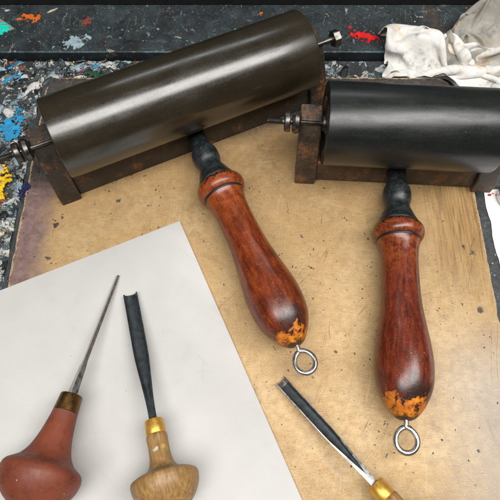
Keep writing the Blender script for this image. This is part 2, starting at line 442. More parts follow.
def make_black_paint():
    M = Mat('chipped black enamel'); v = M.obj
    n1 = M.noise(v, 2.2, 6, .7); n2 = M.noise(v, 9, 4, .65)
    base = M.ramp(n1, [(.35, lin((22, 25, 26))), (.62, lin((40, 46, 48)))])
    base = M.mix(M.mr(n2, .62, .72, 0, .7), base, lin((112, 108, 100)))
    base = M.mix(M.mr(n1, .64, .7, 0, .5), base, lin((60, 84, 86)))
    M.set(base=base, rough=M.mr(n1, .3, .7, .25, .5), spec=.55)
    M.bump(M.math('ADD', n1, M.math('MULTIPLY', n2, .5)), .4, .05)
    return M.m

def make_plain(name, c0, c1, scale=2.0, rough=.5, spec=.4, metal=0.0, b=.2, bd=.02, stretch=(1, 1, 1)):
    M = Mat(name); v = M.vmul(M.obj, stretch)
    n1 = M.noise(v, scale, 6, .65); n2 = M.noise(v, scale * 5, 4, .6)
    base = M.ramp(n1, [(.3, lin(c0)), (.7, lin(c1))])
    base = M.mix(M.mr(n2, .55, .8, 0, .3), base, lin(tuple(c * .7 for c in c0)))
    M.set(base=base, rough=M.mr(n2, .3, .7, rough - .08, rough + .1), spec=spec, metal=metal)
    M.bump(M.math('ADD', n1, M.math('MULTIPLY', n2, .4)), b, bd)
    return M.m

def make_paint(name, c):
    M = Mat(name); v = M.obj
    n1 = M.noise(v, 2.2, 6, .7); n2 = M.noise(v, 7, 5, .7, .4); n3 = M.noise(M.vadd(v, (4, 7, 2)), 3.2, 6, .72)
    base = M.ramp(n1, [(.3, lin(tuple(k * .82 for k in c))), (.6, lin(c)), (.75, lin(tuple(min(255, k * 1.1 + 10) for k in c)))])
    base = M.mix(M.mr(n2, .60, .68, 0, .6), base, lin(tuple(k * .45 + 14 for k in c)))
    base = M.mix(M.mr(n3, .60, .64, 0, .8), base, lin((48, 50, 50)))
    base = M.mix(M.mr(M.noise(M.vadd(v, (9, 2, 5)), 3.6, 5, .7), .64, .67, 0, .7), base, lin((190, 194, 190)))
    M.set(base=base, rough=M.mr(n2, .3, .7, .35, .6), spec=.4)
    M.bump(M.math('ADD', n1, n2), .6, .08)
    return M.m

def make_red_wood():
    M = Mat('terracotta painted wood'); v = M.obj
    n1 = M.noise(v, .7, 5, .6); n2 = M.noise(M.vmul(v, (3, .6, 3)), 2.0, 5, .65); n3 = M.noise(v, 14, 3, .6)
    base = M.ramp(n1, [(.3, lin((104, 51, 34))), (.7, lin((126, 66, 45)))])
    base = M.mix(M.mr(n2, .45, .75, 0, .4), base, lin((112, 46, 30)))
    base = M.mix(M.mr(n3, .6, .75, 0, .25), base, lin((160, 88, 64)))
    y = M.sep(v)[1]
    gr = M.mr(M.noise(M.vadd(v, (3, 4, 5)), 1.3, 6, .72), .5, .68)
    base = M.mix(M.mul(gr, .45), base, lin((70, 34, 26)))
    nick = M.mul(M.math('LESS_THAN', M.vor(v, 1.9), .07), M.mr(M.noise(v, 1.1, 2), .5, .56))
    base = M.mix(M.mul(nick, .6), base, lin((206, 160, 132)))
    base = M.mix(M.mul(M.mr(y, 2.2, 3.2), .3), base, lin((122, 86, 84)))
    M.set(base=base, rough=M.mr(n2, .3, .7, .44, .6), spec=.35)
    M.bump(M.math('ADD', n2, M.math('MULTIPLY', n3, .3)), .2, .02)
    return M.m

def make_oak():
    M = Mat('waxed brown oak'); v = M.obj
    warp = M.vadd(v, M.vmul(M.noise(v, .5, 2, .5, 0, True), (.5, .5, .5)))
    g = M.noise(M.vmul(warp, (5, .5, 5)), 1.3, 6, .7, .3)
    n2 = M.noise(M.vmul(v, (12, 1.1, 12)), 1.5, 4, .65)
    base = M.ramp(g, [(.28, lin((104, 74, 38))), (.5, lin((142, 108, 63))), (.72, lin((170, 136, 86)))])
    base = M.mix(M.mr(n2, .55, .7, 0, .55), base, lin((98, 66, 32)))
    # remains of a small worn paper label on the neck: green, white, yellow flecks
    wv = M.vadd(v, M.vmul(M.vadd(M.noise(v, 3.4, 4, .6, 0, True), (-.5, -.5, -.5)), (.4, .4, .4)))
    for (x, y, z, r, c) in ((-.33, 1.42, .45, .13, (104, 140, 88)), (-.05, 1.42, .56, .13, (204, 206, 186)), (.3, 1.5, .45, .15, (196, 160, 76)),
                            (.42, 1.36, .28, .12, (120, 140, 80)), (-.16, 1.36, .52, .11, (190, 196, 190))):
        n = M.t.nodes.new('ShaderNodeVectorMath'); n.operation = 'DISTANCE'
        M.put(n.inputs[0], wv); n.inputs[1].default_value = (x, y, z)
        base = M.mix(M.mr(n.outputs['Value'], r * .5, r * 1.2, .6, 0), base, lin(c))
    M.set(base=base, rough=M.mr(n2, .3, .7, .36, .5), spec=.45)
    M.bump(M.math('ADD', g, n2), .15, .02)
    return M.m

def make_cloth(name, c0, c1, stain, seed, grime=.75):
    M = Mat(name); v = M.vadd(M.obj, (seed, seed, seed))
    n1 = M.noise(v, .5, 5, .6); n2 = M.noise(v, 2.0, 5, .65); n3 = M.noise(v, 30, 2, .5)
    base = M.ramp(n1, [(.3, lin(c0)), (.7, lin(c1))])
    st = M.mr(M.noise(M.vadd(v, (7, 3, 1)), .55, 5, .65), .57, .70)
    base = M.mix(M.mul(st, .7), base, lin(stain))
    g = M.mr(M.noise(M.vadd(v, (1, 9, 4)), .7, 6, .72), .52, .72)
    base = M.mix(M.mul(g, grime), base, lin((98, 99, 97)))
    b = M.mul(M.mr(M.noise(M.vadd(v, (4, 2, 8)), 2.6, 5, .7), .68, .72), .8)
    base = M.mix(b, base, lin((196, 140, 52)))
    n2c = M.noise(v, 1.4, 3, .6, 0, True)
    w = M.noise(M.vmul(v, (1, 1, 1)), 55, 1, .5)
    M.set(base=base, rough=.9, spec=.1, sheen=.15)
    cr = M.math('ABSOLUTE', M.math('SUBTRACT', M.noise(M.vadd(v, M.vmul(n2c, (.5, .5, .5))), .5, 3, .5), .5))
    M.bump(M.math('ADD', M.math('ADD', M.math('MULTIPLY', n3, .04), M.math('MULTIPLY', w, .05)), M.mr(cr, 0, .10, 0, 1)), .3, .10)
    return M.m

MAT = dict(
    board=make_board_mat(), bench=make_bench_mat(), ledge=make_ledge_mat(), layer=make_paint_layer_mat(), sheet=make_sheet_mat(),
    rubber1=make_rubber('olive black rubber', (34, 29, 19), (43, 37, 26), .20, .26, 3.0, .95),
    rubber2=make_rubber('charcoal rubber', (20, 23, 22), (28, 31, 30), .29, .35, 8.0, .6),
    iron1=make_iron('dark rusty iron', .66, 1.0, (52, 46, 40)), iron2=make_iron('brown rusty iron', .8, 5.0, (68, 59, 51)),
    bolt=make_steel('oily grey steel', (104, 101, 97), .34, .75), ring=make_steel('bright steel wire', (196, 192, 186), .22, .3),
    steel=make_steel('ground tool steel', (186, 186, 184), .26, .18), dark_steel=make_plain('blackened steel', (36, 40, 42), (60, 66, 68), 3, .38, .5, .25, .08),
    blue_steel=make_plain('dark blued steel', (44, 49, 51), (84, 90, 92), 3, .28, .6, .7, .04),
    handle1=make_handle('varnished red brown wood', (116, 48, 21), (56, 22, 12), (146, 73, 31), 2.0, -15.95),
    handle2=make_handle('dark red varnished wood', (100, 39, 22), (46, 19, 13), (130, 60, 31), 11.0, -15.85),
    black=make_black_paint(), groove=make_plain('black groove paint', (20, 20, 20), (36, 36, 36), 3, .45),
    brass=make_plain('brushed brass', (190, 142, 54), (218, 172, 82), 2.5, .36, .5, .6, .08),
    old_brass=make_plain('tarnished brass', (92, 66, 36), (132, 100, 56), 2.0, .38, .5, .9, .15),
    red_wood=make_red_wood(), oak=make_oak(),
    rag=make_cloth('stained white cotton', (196, 193, 187), (222, 220, 216), (198, 160, 84), 2.0),
    grey_rag=make_cloth('grubby grey cotton', (128, 124, 115), (172, 168, 158), (150, 114, 60), 14.0),
    white_paper=make_cloth('white cotton duck', (232, 230, 226), (240, 238, 236), (214, 206, 196), 31.0, .1),
)
PAL = {n: make_paint(n + ' dried paint', c) for n, c in dict(
    white=(196, 196, 190), pale_blue=(146, 170, 178), grey=(104, 110, 112), sky=(40, 138, 184), navy=(26, 26, 78), yellow=(246, 196, 14),
    red=(212, 26, 26), orange=(204, 100, 30), green=(28, 78, 50), black=(26, 27, 28), teal=(22, 208, 182), cream=(206, 188, 158),
    slate=(62, 70, 74), rust=(132, 62, 46)).items()}

# ------------------------------------------------------------------ the setting: bench, ledge
def fbm(x, y, s=1.0, o=0.0, oct=4):
    return mnoise.fractal((x * s + o, y * s - o, o * .37), .9, 2.0, oct)

def grid(bm, x0, x1, y0, y1, step, zf):
    nx = max(1, int(round((x1 - x0) / step))); ny = max(1, int(round((y1 - y0) / step)))
    V = [[bm.verts.new((x0 + (x1 - x0) * i / nx, y0 + (y1 - y0) * j / ny, 0)) for i in range(nx + 1)] for j in range(ny + 1)]
    for row in V:
        for v in row: v.co.z = zf(v.co.x, v.co.y)
    for j in range(ny):
        for i in range(nx):
            bm.faces.new((V[j][i], V[j][i + 1], V[j + 1][i + 1], V[j + 1][i]))

bm = bmesh.new(); box(bm, -60, 60, -60, 16.55, -5, -1.0)
tag(obj('bench_top', bm, MAT['bench'], bevel=.1), kind='structure')
bm = bmesh.new(); box(bm, -60, 60, 16.6, 34, -5, -.15)
tag(obj('bench_ledge', bm, MAT['ledge'], bevel=.08), kind='structure')

bm = bmesh.new(); box(bm, -60, 60, 21.5, 24, -.145, 6)  # panel added so that its shade darkens the back of the ledge
tag(obj('shade_panel', bm, make_plain('black shade panel', (18, 19, 19), (30, 31, 31), 1.2, .6, .3, 0, .4, .05), bevel=.1), 'low black panel added to shade the back of the ledge', 'panel')

# ------------------------------------------------------------------ board
def rounded_outline(x0, x1, y0, y1, r, n=10, step=.25, chip=.0):
    pts = []
    def seg(a, b):
        L = math.dist(a, b); k = max(1, int(L / step))
        for i in range(k):
            t = i / k; pts.append((a[0] + (b[0] - a[0]) * t, a[1] + (b[1] - a[1]) * t))
    cs = [((x1 - r, y0 + r), -90), ((x1 - r, y1 - r), 0), ((x0 + r, y1 - r), 90), ((x0 + r, y0 + r), 180)]
    for i, (c, a0) in enumerate(cs):
        arc = [(c[0] + r * math.cos(R(a0 + 90 * k / n)), c[1] + r * math.sin(R(a0 + 90 * k / n))) for k in range(n + 1)]
        pts += arc[:-1]
        nc, na = cs[(i + 1) % 4]
        seg(arc[-1], (nc[0] + r * math.cos(R(na)), nc[1] + r * math.sin(R(na))))
    out = []
    cx, cy = (x0 + x1) / 2, (y0 + y1) / 2
    for x, y in pts:
        d = chip * max(0, fbm(x, y, 1.1, 3.0, 4)) + .25 * chip * fbm(x, y, 3.5, 9.0, 3)
        ux = 1 if x > x1 - r * .6 else (-1 if x < x0 + r * .6 else 0)
        uy = 1 if y > y1 - r * .6 else (-1 if y < y0 + r * .6 else 0)
        out.append((x - ux * d, y - uy * d))
    return out

def slab(bm, outline, z0, z1, lip=.06):
    n = len(outline)
    cx = sum(p[0] for p in outline) / n; cy = sum(p[1] for p in outline) / n
    def inset(p, d):
        v = Vector((p[0] - cx, p[1] - cy)); l = max(abs(v.x), abs(v.y)); k = 1 - d / v.length
        return (cx + v.x * k, cy + v.y * k)
    rings = []
    for d, z in ((0, z0), (0, z1 - lip), (lip * .35, z1 - lip * .3), (lip, z1)):
        rings.append([bm.verts.new((*inset(p, d), z)) for p in outline])
    for A, B in zip(rings, rings[1:]):
        for i in range(n): bm.faces.new((A[i], A[(i + 1) % n], B[(i + 1) % n], B[i]))
    bm.faces.new(rings[0][::-1]); bm.faces.new(rings[-1])

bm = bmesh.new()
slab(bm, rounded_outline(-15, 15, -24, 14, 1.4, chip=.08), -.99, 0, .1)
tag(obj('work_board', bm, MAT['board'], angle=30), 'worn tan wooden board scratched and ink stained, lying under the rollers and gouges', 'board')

# grey sheet on the board
A = Vector((-4.546, 1.99)); u = Vector((-10.77, -4.81)).normalized(); w = Vector((7.28, -16.36)).normalized()
u = Vector((w.y, -w.x)) if Vector((w.y, -w.x)).dot(u) > 0 else Vector((-w.y, w.x))
sheet_o = empty('card_sheet', (A.x, A.y, 0.004))
tag(sheet_o, 'large smooth pale grey sheet lying under the red handled and oak handled gravers', 'sheet')
bm = bmesh.new()
ol = []
for (a, b) in ((0, 0), (0, 30), (21, 30), (21, 0)):
    for k in range(20):
        nx_ = {(0, 0): (0, 1), (0, 30): (1, 0), (21, 30): (0, -1), (21, 0): (-1, 0)}[(a, b)]
        L = 30 if nx_[1] else 21
        p = u * (a + nx_[0] * L * k / 20) + w * (b + nx_[1] * L * k / 20)
        ol.append((p.x, p.y))
slab(bm, ol, 0, .2, .04)
obj('sheet', bm, MAT['sheet'], sheet_o, angle=30)
bm = bmesh.new()
for pts in ([(206, 0)],):
    pass
# thin pencil strokes near its right edge
for (x0, y0, x1, y1) in ((-3.05, -6.75, -2.5, -7.3), (-2.5, -7.3, -2.35, -7.35), (-2.75, -7.62, -2.2, -7.78)):
    d = Vector((x1 - x0, y1 - y0)); n_ = Vector((-d.y, d.x)).normalized() * .007
    v = [bm.verts.new((x - A.x, y - A.y, .204)) for x, y in ((x0 + n_.x, y0 + n_.y), (x1 + n_.x, y1 + n_.y), (x1 - n_.x, y1 - n_.y), (x0 - n_.x, y0 - n_.y))]
    bm.faces.new(v)
obj('pencil_mark', bm, make_plain('faint pencil', (150, 148, 145), (176, 174, 170), 3, .6, .2), sheet_o)

# ------------------------------------------------------------------ brayers
HPROF = [(-5.0, 1.22), (-5.1, 1.38), (-5.35, 1.53), (-5.6, 1.56), (-5.85, 1.5), (-6.02, 1.38)]
HPROF2 = [(-6.22, 1.30), (-6.5, 1.20), (-7.0, 1.13), (-7.6, 1.10), (-8.7, 1.10), (-10.0, 1.16), (-11.2, 1.31), (-12.3, 1.48), (-13.2, 1.585),
          (-14.0, 1.60), (-14.75, 1.53), (-15.3, 1.38), (-15.85, 1.10), (-16.3, .78), (-16.55, .52), (-16.66, .3)]
NECK = [(-1.0, .64), (-1.9, .64), (-2.15, .68), (-2.45, .84), (-2.85, .90), (-3.2, .88), (-3.55, .78), (-3.85, .80), (-4.2, .94), (-4.6, 1.10), (-4.95, 1.27), (-5.04, 1.24)]

def nut(bm, x0, x1, r, seg=6, rot=0.0):
    a = []
    for x in (x0, x1):
        a.append([bm.verts.new((x, r * math.cos(rot + 2 * math.pi * k / seg), r * math.sin(rot + 2 * math.pi * k / seg))) for k in range(seg)])
    bm.faces.new(a[0]); bm.faces.new(a[1])
    for k in range(seg): bm.faces.new((a[0][k], a[0][(k + 1) % seg], a[1][(k + 1) % seg], a[1][k]))

def brayer(label, loc, yaw, half, rlen, rubber, iron, hmat, left_style):
    root = empty('ink_brayer', (loc[0], loc[1], 0.004), (0, 0, R(yaw)))
    tag(root, label, 'ink roller', 'ink rollers lying on the board')
    AY, AZ = .05, 4.5
    # base bar across the front
    bm = bmesh.new()
    n = 60
    prof = [(-1.24, .1), (-1.2, .8), (-1.0, 1.78), (-.2, 1.85), (-.2, .1)]
    prism_x(bm, prof, -half + .60, half - .60)
    obj('base_bar', bm, iron, root, bevel=.12, segs=3)
    for s in (-1, 1):
        bm = bmesh.new()
        x0, x1 = s * half - .66, s * half + .66
        prism_x(bm, [(-1.55, 0), (-1.55, 1.05), (.13, 4.58), (1.36, 4.66), (1.36, 3.75), (.7, 2.4), (-.22, 1.0), (-.25, 0)], x0, x1)
        obj('side_arm', bm, iron, root, bevel=.09, segs=3)
    # axle and its hardware
    ax = empty('axle_place'); bpy.data.objects.remove(ax)
    bm = bmesh.new()
    e = half + .66
    thread = [(-e - 1.95 + .04 * k, .19 if k % 2 else .16) for k in range(22)]
    lathe(bm, [(-e - 2.0, .0), (-e - 2.0, .15)] + thread + [(-e - .95, .19), (-e - .9, .2), (-e - .1, .2), (-e, .14), (e, .14), (e + .1, .2), (e + .5, .2), (e + .55, .2), (e + 1.2, .2), (e + 1.22, 0)], 'X', 24)
    bmesh.ops.translate(bm, vec=(0, AY, AZ), verts=bm.verts)
    axle = obj('axle', bm, MAT['bolt'], root)
    bm = bmesh.new(); lathe(bm, [(-e - .52, .3), (-e - .50, .62), (-e - .34, .72), (-e - .12, .66), (-e - .01, .5), (-e - .01, .3)], 'X', 32)
    bmesh.ops.translate(bm, vec=(0, AY, AZ), verts=bm.verts)
    obj('collar', bm, MAT['bolt'], axle)
    bm = bmesh.new()
    if left_style == 'disc':
        lathe(bm, [(-e - 1.0, .2), (-e - 1.0, .56), (-e - .94, .62), (-e - .66, .62), (-e - .62, .56), (-e - .62, .2)], 'X', 32)
    else:
        nut(bm, -e - 1.15, -e - .56, .6, 6, .3)
    bmesh.ops.translate(bm, vec=(0, AY, AZ), verts=bm.verts)
    obj('nut', bm, MAT['bolt'], axle, bevel=.05)
    bm = bmesh.new(); nut(bm, e + .62, e + 1.12, .56, 6, .5)
    bmesh.ops.translate(bm, vec=(0, AY, AZ), verts=bm.verts)
    obj('nut', bm, MAT['bolt'], axle, bevel=.05)
    # rubber roller with a shallow recessed core at each end
    bm = bmesh.new(); r = 2.5; L = rlen
    lathe(bm, [(-L + .05, 0), (-L + .05, .62), (-L + .12, .66), (-L + .12, 1.5), (-L, 1.62), (-L, r - .1), (-L + .03, r - .03), (-L + .1, r), (L - .1, r), (L - .03, r - .03), (L, r - .1),
               (L, 1.62), (L - .12, 1.5), (L - .12, .66), (L - .05, .62), (L - .05, 0)], 'X', 128)
    bmesh.ops.translate(bm, vec=(0, AY, AZ), verts=bm.verts)
    obj('roller', bm, rubber, root, angle=35)
    for s in (-1, 1):
        bm = bmesh.new(); lathe(bm, [(s * (L - .04), .3), (s * (L - .04), .5), (s * (half - .68), .5), (s * (half - .68), .3)], 'X', 24)
        bmesh.ops.translate(bm, vec=(0, AY, AZ), verts=bm.verts)
        obj('spacer', bm, MAT['bolt'], axle)
    # handle: turned wood, black socket, groove and screw eye share one gently sloping axis
    hz, rot = 1.28, (R(-1.4), 0, R(-1.4))
    def place(o):
        o.location = Vector((0, 0, hz)) * S; o.rotation_euler = rot; return o
    bm = bmesh.new(); lathe(bm, spline(NECK, 5), 'Y', 48, .02, yaw)
    place(obj('socket', bm, MAT['black'], root))
    bm = bmesh.new(); lathe(bm, spline(HPROF, 5) + [(-6.06, 1.25)] + [(-6.18, 1.25)] + spline(HPROF2, 8) + [(-16.68, 0)], 'Y', 96, .012, yaw)
    handle = place(obj('handle', bm, hmat, root, angle=50))
    bm = bmesh.new(); lathe(bm, [(-6.03, 1.2), (-6.04, 1.31), (-6.11, 1.325), (-6.19, 1.285), (-6.2, 1.2)], 'Y', 64, .02, yaw)
    obj('groove_band', bm, MAT['groove'], handle)
    bm = bmesh.new()
    pts = [(0, -16.5, 0), (0, -16.8, 0), (0, -17.0, 0)]
    cy, rr = -17.68, .56
    k0 = 24
    loop = []
    for k in range(k0 + 1):
        a = R(78) - 2 * math.pi * (k / k0) * .965
        tear = 1 + .10 * max(0, math.sin(a)) ** 6
        loop.append((rr * math.cos(a) * 1.0, cy + rr * 1.08 * math.sin(a) * tear, .03 - .10 * k / k0))
    pts += loop
    tube(bm, pts, .15, 14)
    obj('screw_eye', bm, MAT['ring'], handle)
    return root

brayer('large olive black roller tilted across the board, its reddish handle pointing down to the right', (-4.05, 8.7), 24.95, 9.15, 8.36,
       MAT['rubber1'], MAT['iron1'], MAT['handle1'], 'disc')
brayer('shorter charcoal black roller at the right edge with dark red handle pointing straight down', (9.57, 6.05), -3.36, 5.85, 5.08,
       MAT['rubber2'], MAT['iron2'], MAT['handle2'], 'disc')

# ------------------------------------------------------------------ gravers and gouges
def tool_root(name, label, tip, butt):
    """local +Y runs from the handle towards the tip"""
    T, B = Vector(tip), Vector(butt)
    d = (T - B).normalized(); x = d.cross(Vector((0, 0, 1))).normalized(); z = x.cross(d)
    m = Matrix((x, d, z)).transposed()
    o = empty(name, butt, m.to_euler())
    tag(o, label, 'gouge', 'hand carving tools')
    return o, (T - B).length

def gouge_blade(parent, y0, y1, w_tip, w_root, th, inner, outer, ch_end, depth=.42):
    """lofted U channel: open on top, closing to a plain shank near the handle"""
    bm = bmesh.new(); n = 40; m = 10
    rings = []
    for i in range(n + 1):
        t = i / n                                   # 0 at the tip
        y = y1 + (y0 - y1) * t
        k = max(0.0, min(1.0, (t - .45) / .5)); k = k * k * (3 - 2 * k)
        wd = w_tip + (w_root - w_tip) * k
        c = 1.0 if t < ch_end - .3 else max(0.0, (ch_end - t) / .3) ** .6
        h = wd / 2
        ring = []
        for j in range(m + 1):                      # outer, left lip round to right lip
            a = math.pi + math.pi * j / m
            ring.append((h * math.cos(a), y, th * .5 * (math.sin(a)) * 1.1 + th * .45))
        lip = h * (.16 + .84 * (1 - c)) if c > 0 else h
        hi = max(0.0, h - lip)
        for j in range(m + 1):                      # inner channel, right to left
            a = 2 * math.pi - math.pi * j / m
            ring.append((hi * math.cos(a), y + (.10 * math.sin(math.pi * j / m) * -1 if i == 0 else 0), th * .5 + th * depth * math.sin(a) * c))
        rings.append([bm.verts.new(p) for p in ring])
    N = len(rings[0])
    for A_, B_ in zip(rings, rings[1:]):
        for j in range(N):
            f = bm.faces.new((A_[j], A_[(j + 1) % N], B_[(j + 1) % N], B_[j]))
            f.material_index = 1 if m + 1 <= j < N - 1 and A_ is not rings[0] and A_ is not rings[1] else 0
    for r_, s in ((rings[0], 0), (rings[-1], 0)):
        for j in range(m):
            try: bm.faces.new((r_[j], r_[j + 1], r_[N - 2 - j], r_[N - 1 - j]))
            except ValueError: pass
    bmesh.ops.remove_doubles(bm, verts=bm.verts, dist=.0005)
    return obj('blade', bm, [outer, inner], parent, angle=35)

def ferrule(parent, y0, y1, r0, r1, m):
    bm = bmesh.new()
    lathe(bm, [(y0, r0 * .7), (y0, r0 - .03), (y0 + .04, r0), (y1 - .07, r1), (y1 - .02, r1 - .03), (y1, r1 - .12), (y1 - .05, 0)], 'Y', 40)
    return obj('ferrule', bm, m, parent)

def palm_handle(parent, prof, m, jitter=.01, seed=0.0):
    bm = bmesh.new(); lathe(bm, prof, 'Y', 80, jitter, seed)
    return obj('handle', bm, m, parent, angle=50)

# red handled graver: thin square blade
g, L = tool_root('graver', 'graver with thin pointed blade and terracotta red mushroom handle', (-8.1, -1.85, .33), (-10.3, -12.95, 2.2))
bm = bmesh.new()
rings = []
yb = 3.85
for y, wx, wz in ((yb - .4, .30, .30), (yb + .3, .27, .27), (yb + 1.6, .20, .22), (yb + 2.0, .15, .2), (yb + 4.5, .135, .15), (L - .25, .105, .11), (L - .03, .10, .08), (L, .09, .03)):
    rings.append([bm.verts.new((x * wx, y, z * wz)) for x, z in ((0, 1), (1, 0), (0, -1), (-1, 0))])
for a, b in zip(rings, rings[1:]):
    for j in range(4): bm.faces.new((a[j], a[(j + 1) % 4], b[(j + 1) % 4], b[j]))
bm.faces.new(rings[0]); bm.faces.new(rings[-1])
obj('blade', bm, MAT['steel'], g, bevel=.02, angle=20)
ferrule(g, 2.9, 3.85, .66, .60, MAT['old_brass'])
palm_handle(g, [(2.91, 0), (2.91, .60)] + spline([(2.89, .66), (2.4, .72), (1.6, .86), (.9, 1.08), (.45, 1.38), (.24, 1.68), (.1, 1.88), (-.06, 1.99)], 6) + spline([(-.3, 2.03), (-.8, 1.9), (-1.4, 1.5), (-1.8, .9), (-1.95, 0)], 6), MAT['red_wood'], .02, 3)

# oak handled gouge with a black fluted blade
g, L = tool_root('gouge', 'gouge with blackened fluted blade and light oak mushroom handle', (-7.22, -3.1, .3), (-4.27, -13.4, 1.9))
gouge_blade(g, 2.9, L, .84, .42, .44, MAT['dark_steel'], MAT['blue_steel'], .93)
ferrule(g, 2.25, 3.05, .52, .50, MAT['brass'])
palm_handle(g, [(2.3, 0), (2.3, .46), (2.24, .53)] + spline([(2.1, .56), (1.6, .54), (1.0, .58), (.6, .72), (.38, 1.0), (.26, 1.4), (.12, 1.66)], 6) +
            [(0.02, 1.71)] + spline([(-.1, 1.72), (-.5, 1.64), (-1.0, 1.36), (-1.4, .9), (-1.55, 0)], 6), MAT['oak'], .008, 7)

# brass ferruled gouge at the lower edge
g, L = tool_root('gouge', 'gouge lying on the bare board with bright edged grey fluted blade and brass ferrule', (1.72, -8.23, .1), (8.35, -15.95, 1.75))
gouge_blade(g, 2.9, L, .66, .40, .40, MAT['dark_steel'], MAT['steel'], .88)
ferrule(g, 2.25, 3.15, .52, .50, MAT['brass'])
palm_handle(g, [(2.3, 0), (2.3, .46), (2.24, .53)] + spline([(2.1, .56), (1.6, .54), (1.0, .58), (.6, .72), (.38, 1.0), (.26, 1.4), (.12, 1.66)], 6) +
            [(0.02, 1.71)] + spline([(-.1, 1.72), (-.5, 1.64), (-1.0, 1.36), (-1.4, .9), (-1.55, 0)], 6), MAT['oak'], .008, 17)

# ------------------------------------------------------------------ dried paint
def inside_board(x, y, m=.0):
    return abs(x) < 15.05 + m and y < 14.05 + m

def smear(bm, cx, cy, z, rx, ry, ang, seed, mi, cell=.07):
    ca, sa = math.cos(ang), math.sin(ang); V = {}; F = []
    def vert(i, j):
        if (i, j) not in V:
            x, y = i * cell, j * cell
            V[(i, j)] = bm.verts.new((cx + x * ca - y * sa, cy + x * sa + y * ca, z + .10 * fbm(x, y, 1.6, seed + 3, 4) - .12 * ((x / rx) ** 2 + (y / ry) ** 2)))
        return V[(i, j)]
    nx, ny = int(rx * 1.3 / cell), int(ry * 1.3 / cell) + 1
    for i in range(-nx, nx):
        for j in range(-ny, ny):
            x, y = (i + .5) * cell, (j + .5) * cell
            X, Y = cx + x * ca - y * sa, cy + x * sa + y * ca
            if inside_board(X, Y, .25) or Y > 16.45: continue
            if 1 - math.hypot(x / rx, y / ry) + .9 * fbm(x * .4, y, 2.4, seed, 5) > .15:
                f = bm.faces.new((vert(i, j), vert(i + 1, j), vert(i + 1, j + 1), vert(i, j + 1))); f.material_index = mi; f.smooth = True
                F.append(f)
    if F:
        be = list({e for f in F for e in f.edges if e.is_boundary})
        ext = bmesh.ops.extrude_edge_only(bm, edges=be)
        for v in ext['geom']:
            if isinstance(v, bmesh.types.BMVert): v.co.z -= .12

def crust():
    """chips and ridges of dried paint that cover the bench behind and left of the board: nobody could count them"""
    rnd = random.Random(3)
    names = ['white', 'pale_blue', 'grey', 'sky', 'yellow', 'red', 'orange', 'green', 'black', 'cream', 'slate', 'rust', 'navy']
    wts = [16, 10, 14, 3, .5, .6, 1.0, 1, 22, 7, 24, 1.4, .5]
    bm = bmesh.new()
    def flake(x, y, z, L, W, a, tilt, mi, curl):
        n = rnd.randint(5, 8)
        rot = Matrix.Rotation(a, 4, 'Z') @ Matrix.Rotation(tilt, 4, 'X')
        th = rnd.uniform(.015, .05)
        top, low = [], []
        for k in range(n):
            b = 2 * math.pi * k / n + rnd.uniform(-.3, .3); q = rnd.uniform(.55, 1.1)
            p = Vector((math.cos(b) * L * q, math.sin(b) * W * q, 0)); p.z = curl * (p.x / L) ** 2
            t = rot @ p
            top.append(bm.verts.new((x + t.x * .85, y + t.y * .85, z + t.z + th))); low.append(bm.verts.new((x + t.x, y + t.y, z + t.z - .02)))
        c = bm.verts.new((x, y, z + th * 1.5))
        for k in range(n):
            k2 = (k + 1) % n
            for f in ((c, top[k], top[k2]), (top[k], low[k], low[k2], top[k2])):
                bm.faces.new(f).material_index = mi
    cnt = 0
    for i in range(30000):
        if cnt > 1100: break
        if rnd.random() < .52: x, y = rnd.uniform(-23, -15.9), rnd.uniform(-6, 16.5)
        else: x, y = rnd.uniform(-20, 20), rnd.uniform(14.15, 16.5)
        if inside_board(x, y, .1) : continue
        d = fbm(x, y, .55, 1.0)
        dens = .55 + .9 * d
        if x > -2: dens *= .55
        if x > 5: continue
        if x < -15 and y < 5: dens *= .75
        if rnd.random() > dens: continue
        cluster = mnoise.cell((x * .7, y * .9, 3.0))
        mi = rnd.choices(range(len(names)), wts)[0]
        if cluster > .62 and rnd.random() < .5: mi = names.index(rnd.choice(['white', 'pale_blue', 'white', 'cream']))
        s = rnd.choice([.05, .07, .1, .14, .2, .3]) * rnd.uniform(.7, 1.3)
        el = rnd.choice([.15, .22, .35, .5, .7])
        lift = rnd.random() ** 3 * .35 + max(0, d) * .35
        flake(x, y, -1.0 + lift, s * (1.8 if el < .4 else 1), s * el, rnd.uniform(0, 6.28), rnd.uniform(-.5, .5), mi, rnd.uniform(-.03, .06))
        cnt += 1
    for k in range(150):
        if rnd.random() < .5: x, y = rnd.uniform(-20, -16.2), rnd.uniform(-4, 16)
        else: x, y = rnd.uniform(-19, 8.5), rnd.uniform(14.6, 16.2)
        mi = names.index(rnd.choices(['white', 'pale_blue', 'grey', 'slate', 'black', 'cream', 'sky', 'rust', 'green', 'orange'], [9, 7, 8, 7, 8, 3, 2.5, .8, .8, .6])[0])
        smear(bm, x, y, -1.0 + rnd.uniform(.05, .3), rnd.uniform(.25, .9), rnd.uniform(.12, .4), rnd.uniform(-.6, 1.2), rnd.uniform(0, 99), mi)
    o = obj('dried_paint_crust', bm, [PAL[n] for n in names], smooth=False)
    tag(o, 'crust of dried paint chips in many colours on the bench behind and left of the board', 'dried paint', kind='stuff')
crust()
bm = bmesh.new()
def lump(x, y):
    if inside_board(x, y, .25): return -1.3
    return -1.0 + max(-.02, .04 + .26 * fbm(x, y, .8, 5.0, 5) + .09 * fbm(x, y, 3.0, 2.0, 3))
grid(bm, -24, -15.7, -8, 16.4, .12, lump)
grid(bm, -15.6, 12, 14.25, 16.4, .12, lump)
tag(obj('paint_layer', bm, MAT['layer']), 'lumpy layer of old dark paint spread over the bench around the board', 'dried paint', kind='stuff')

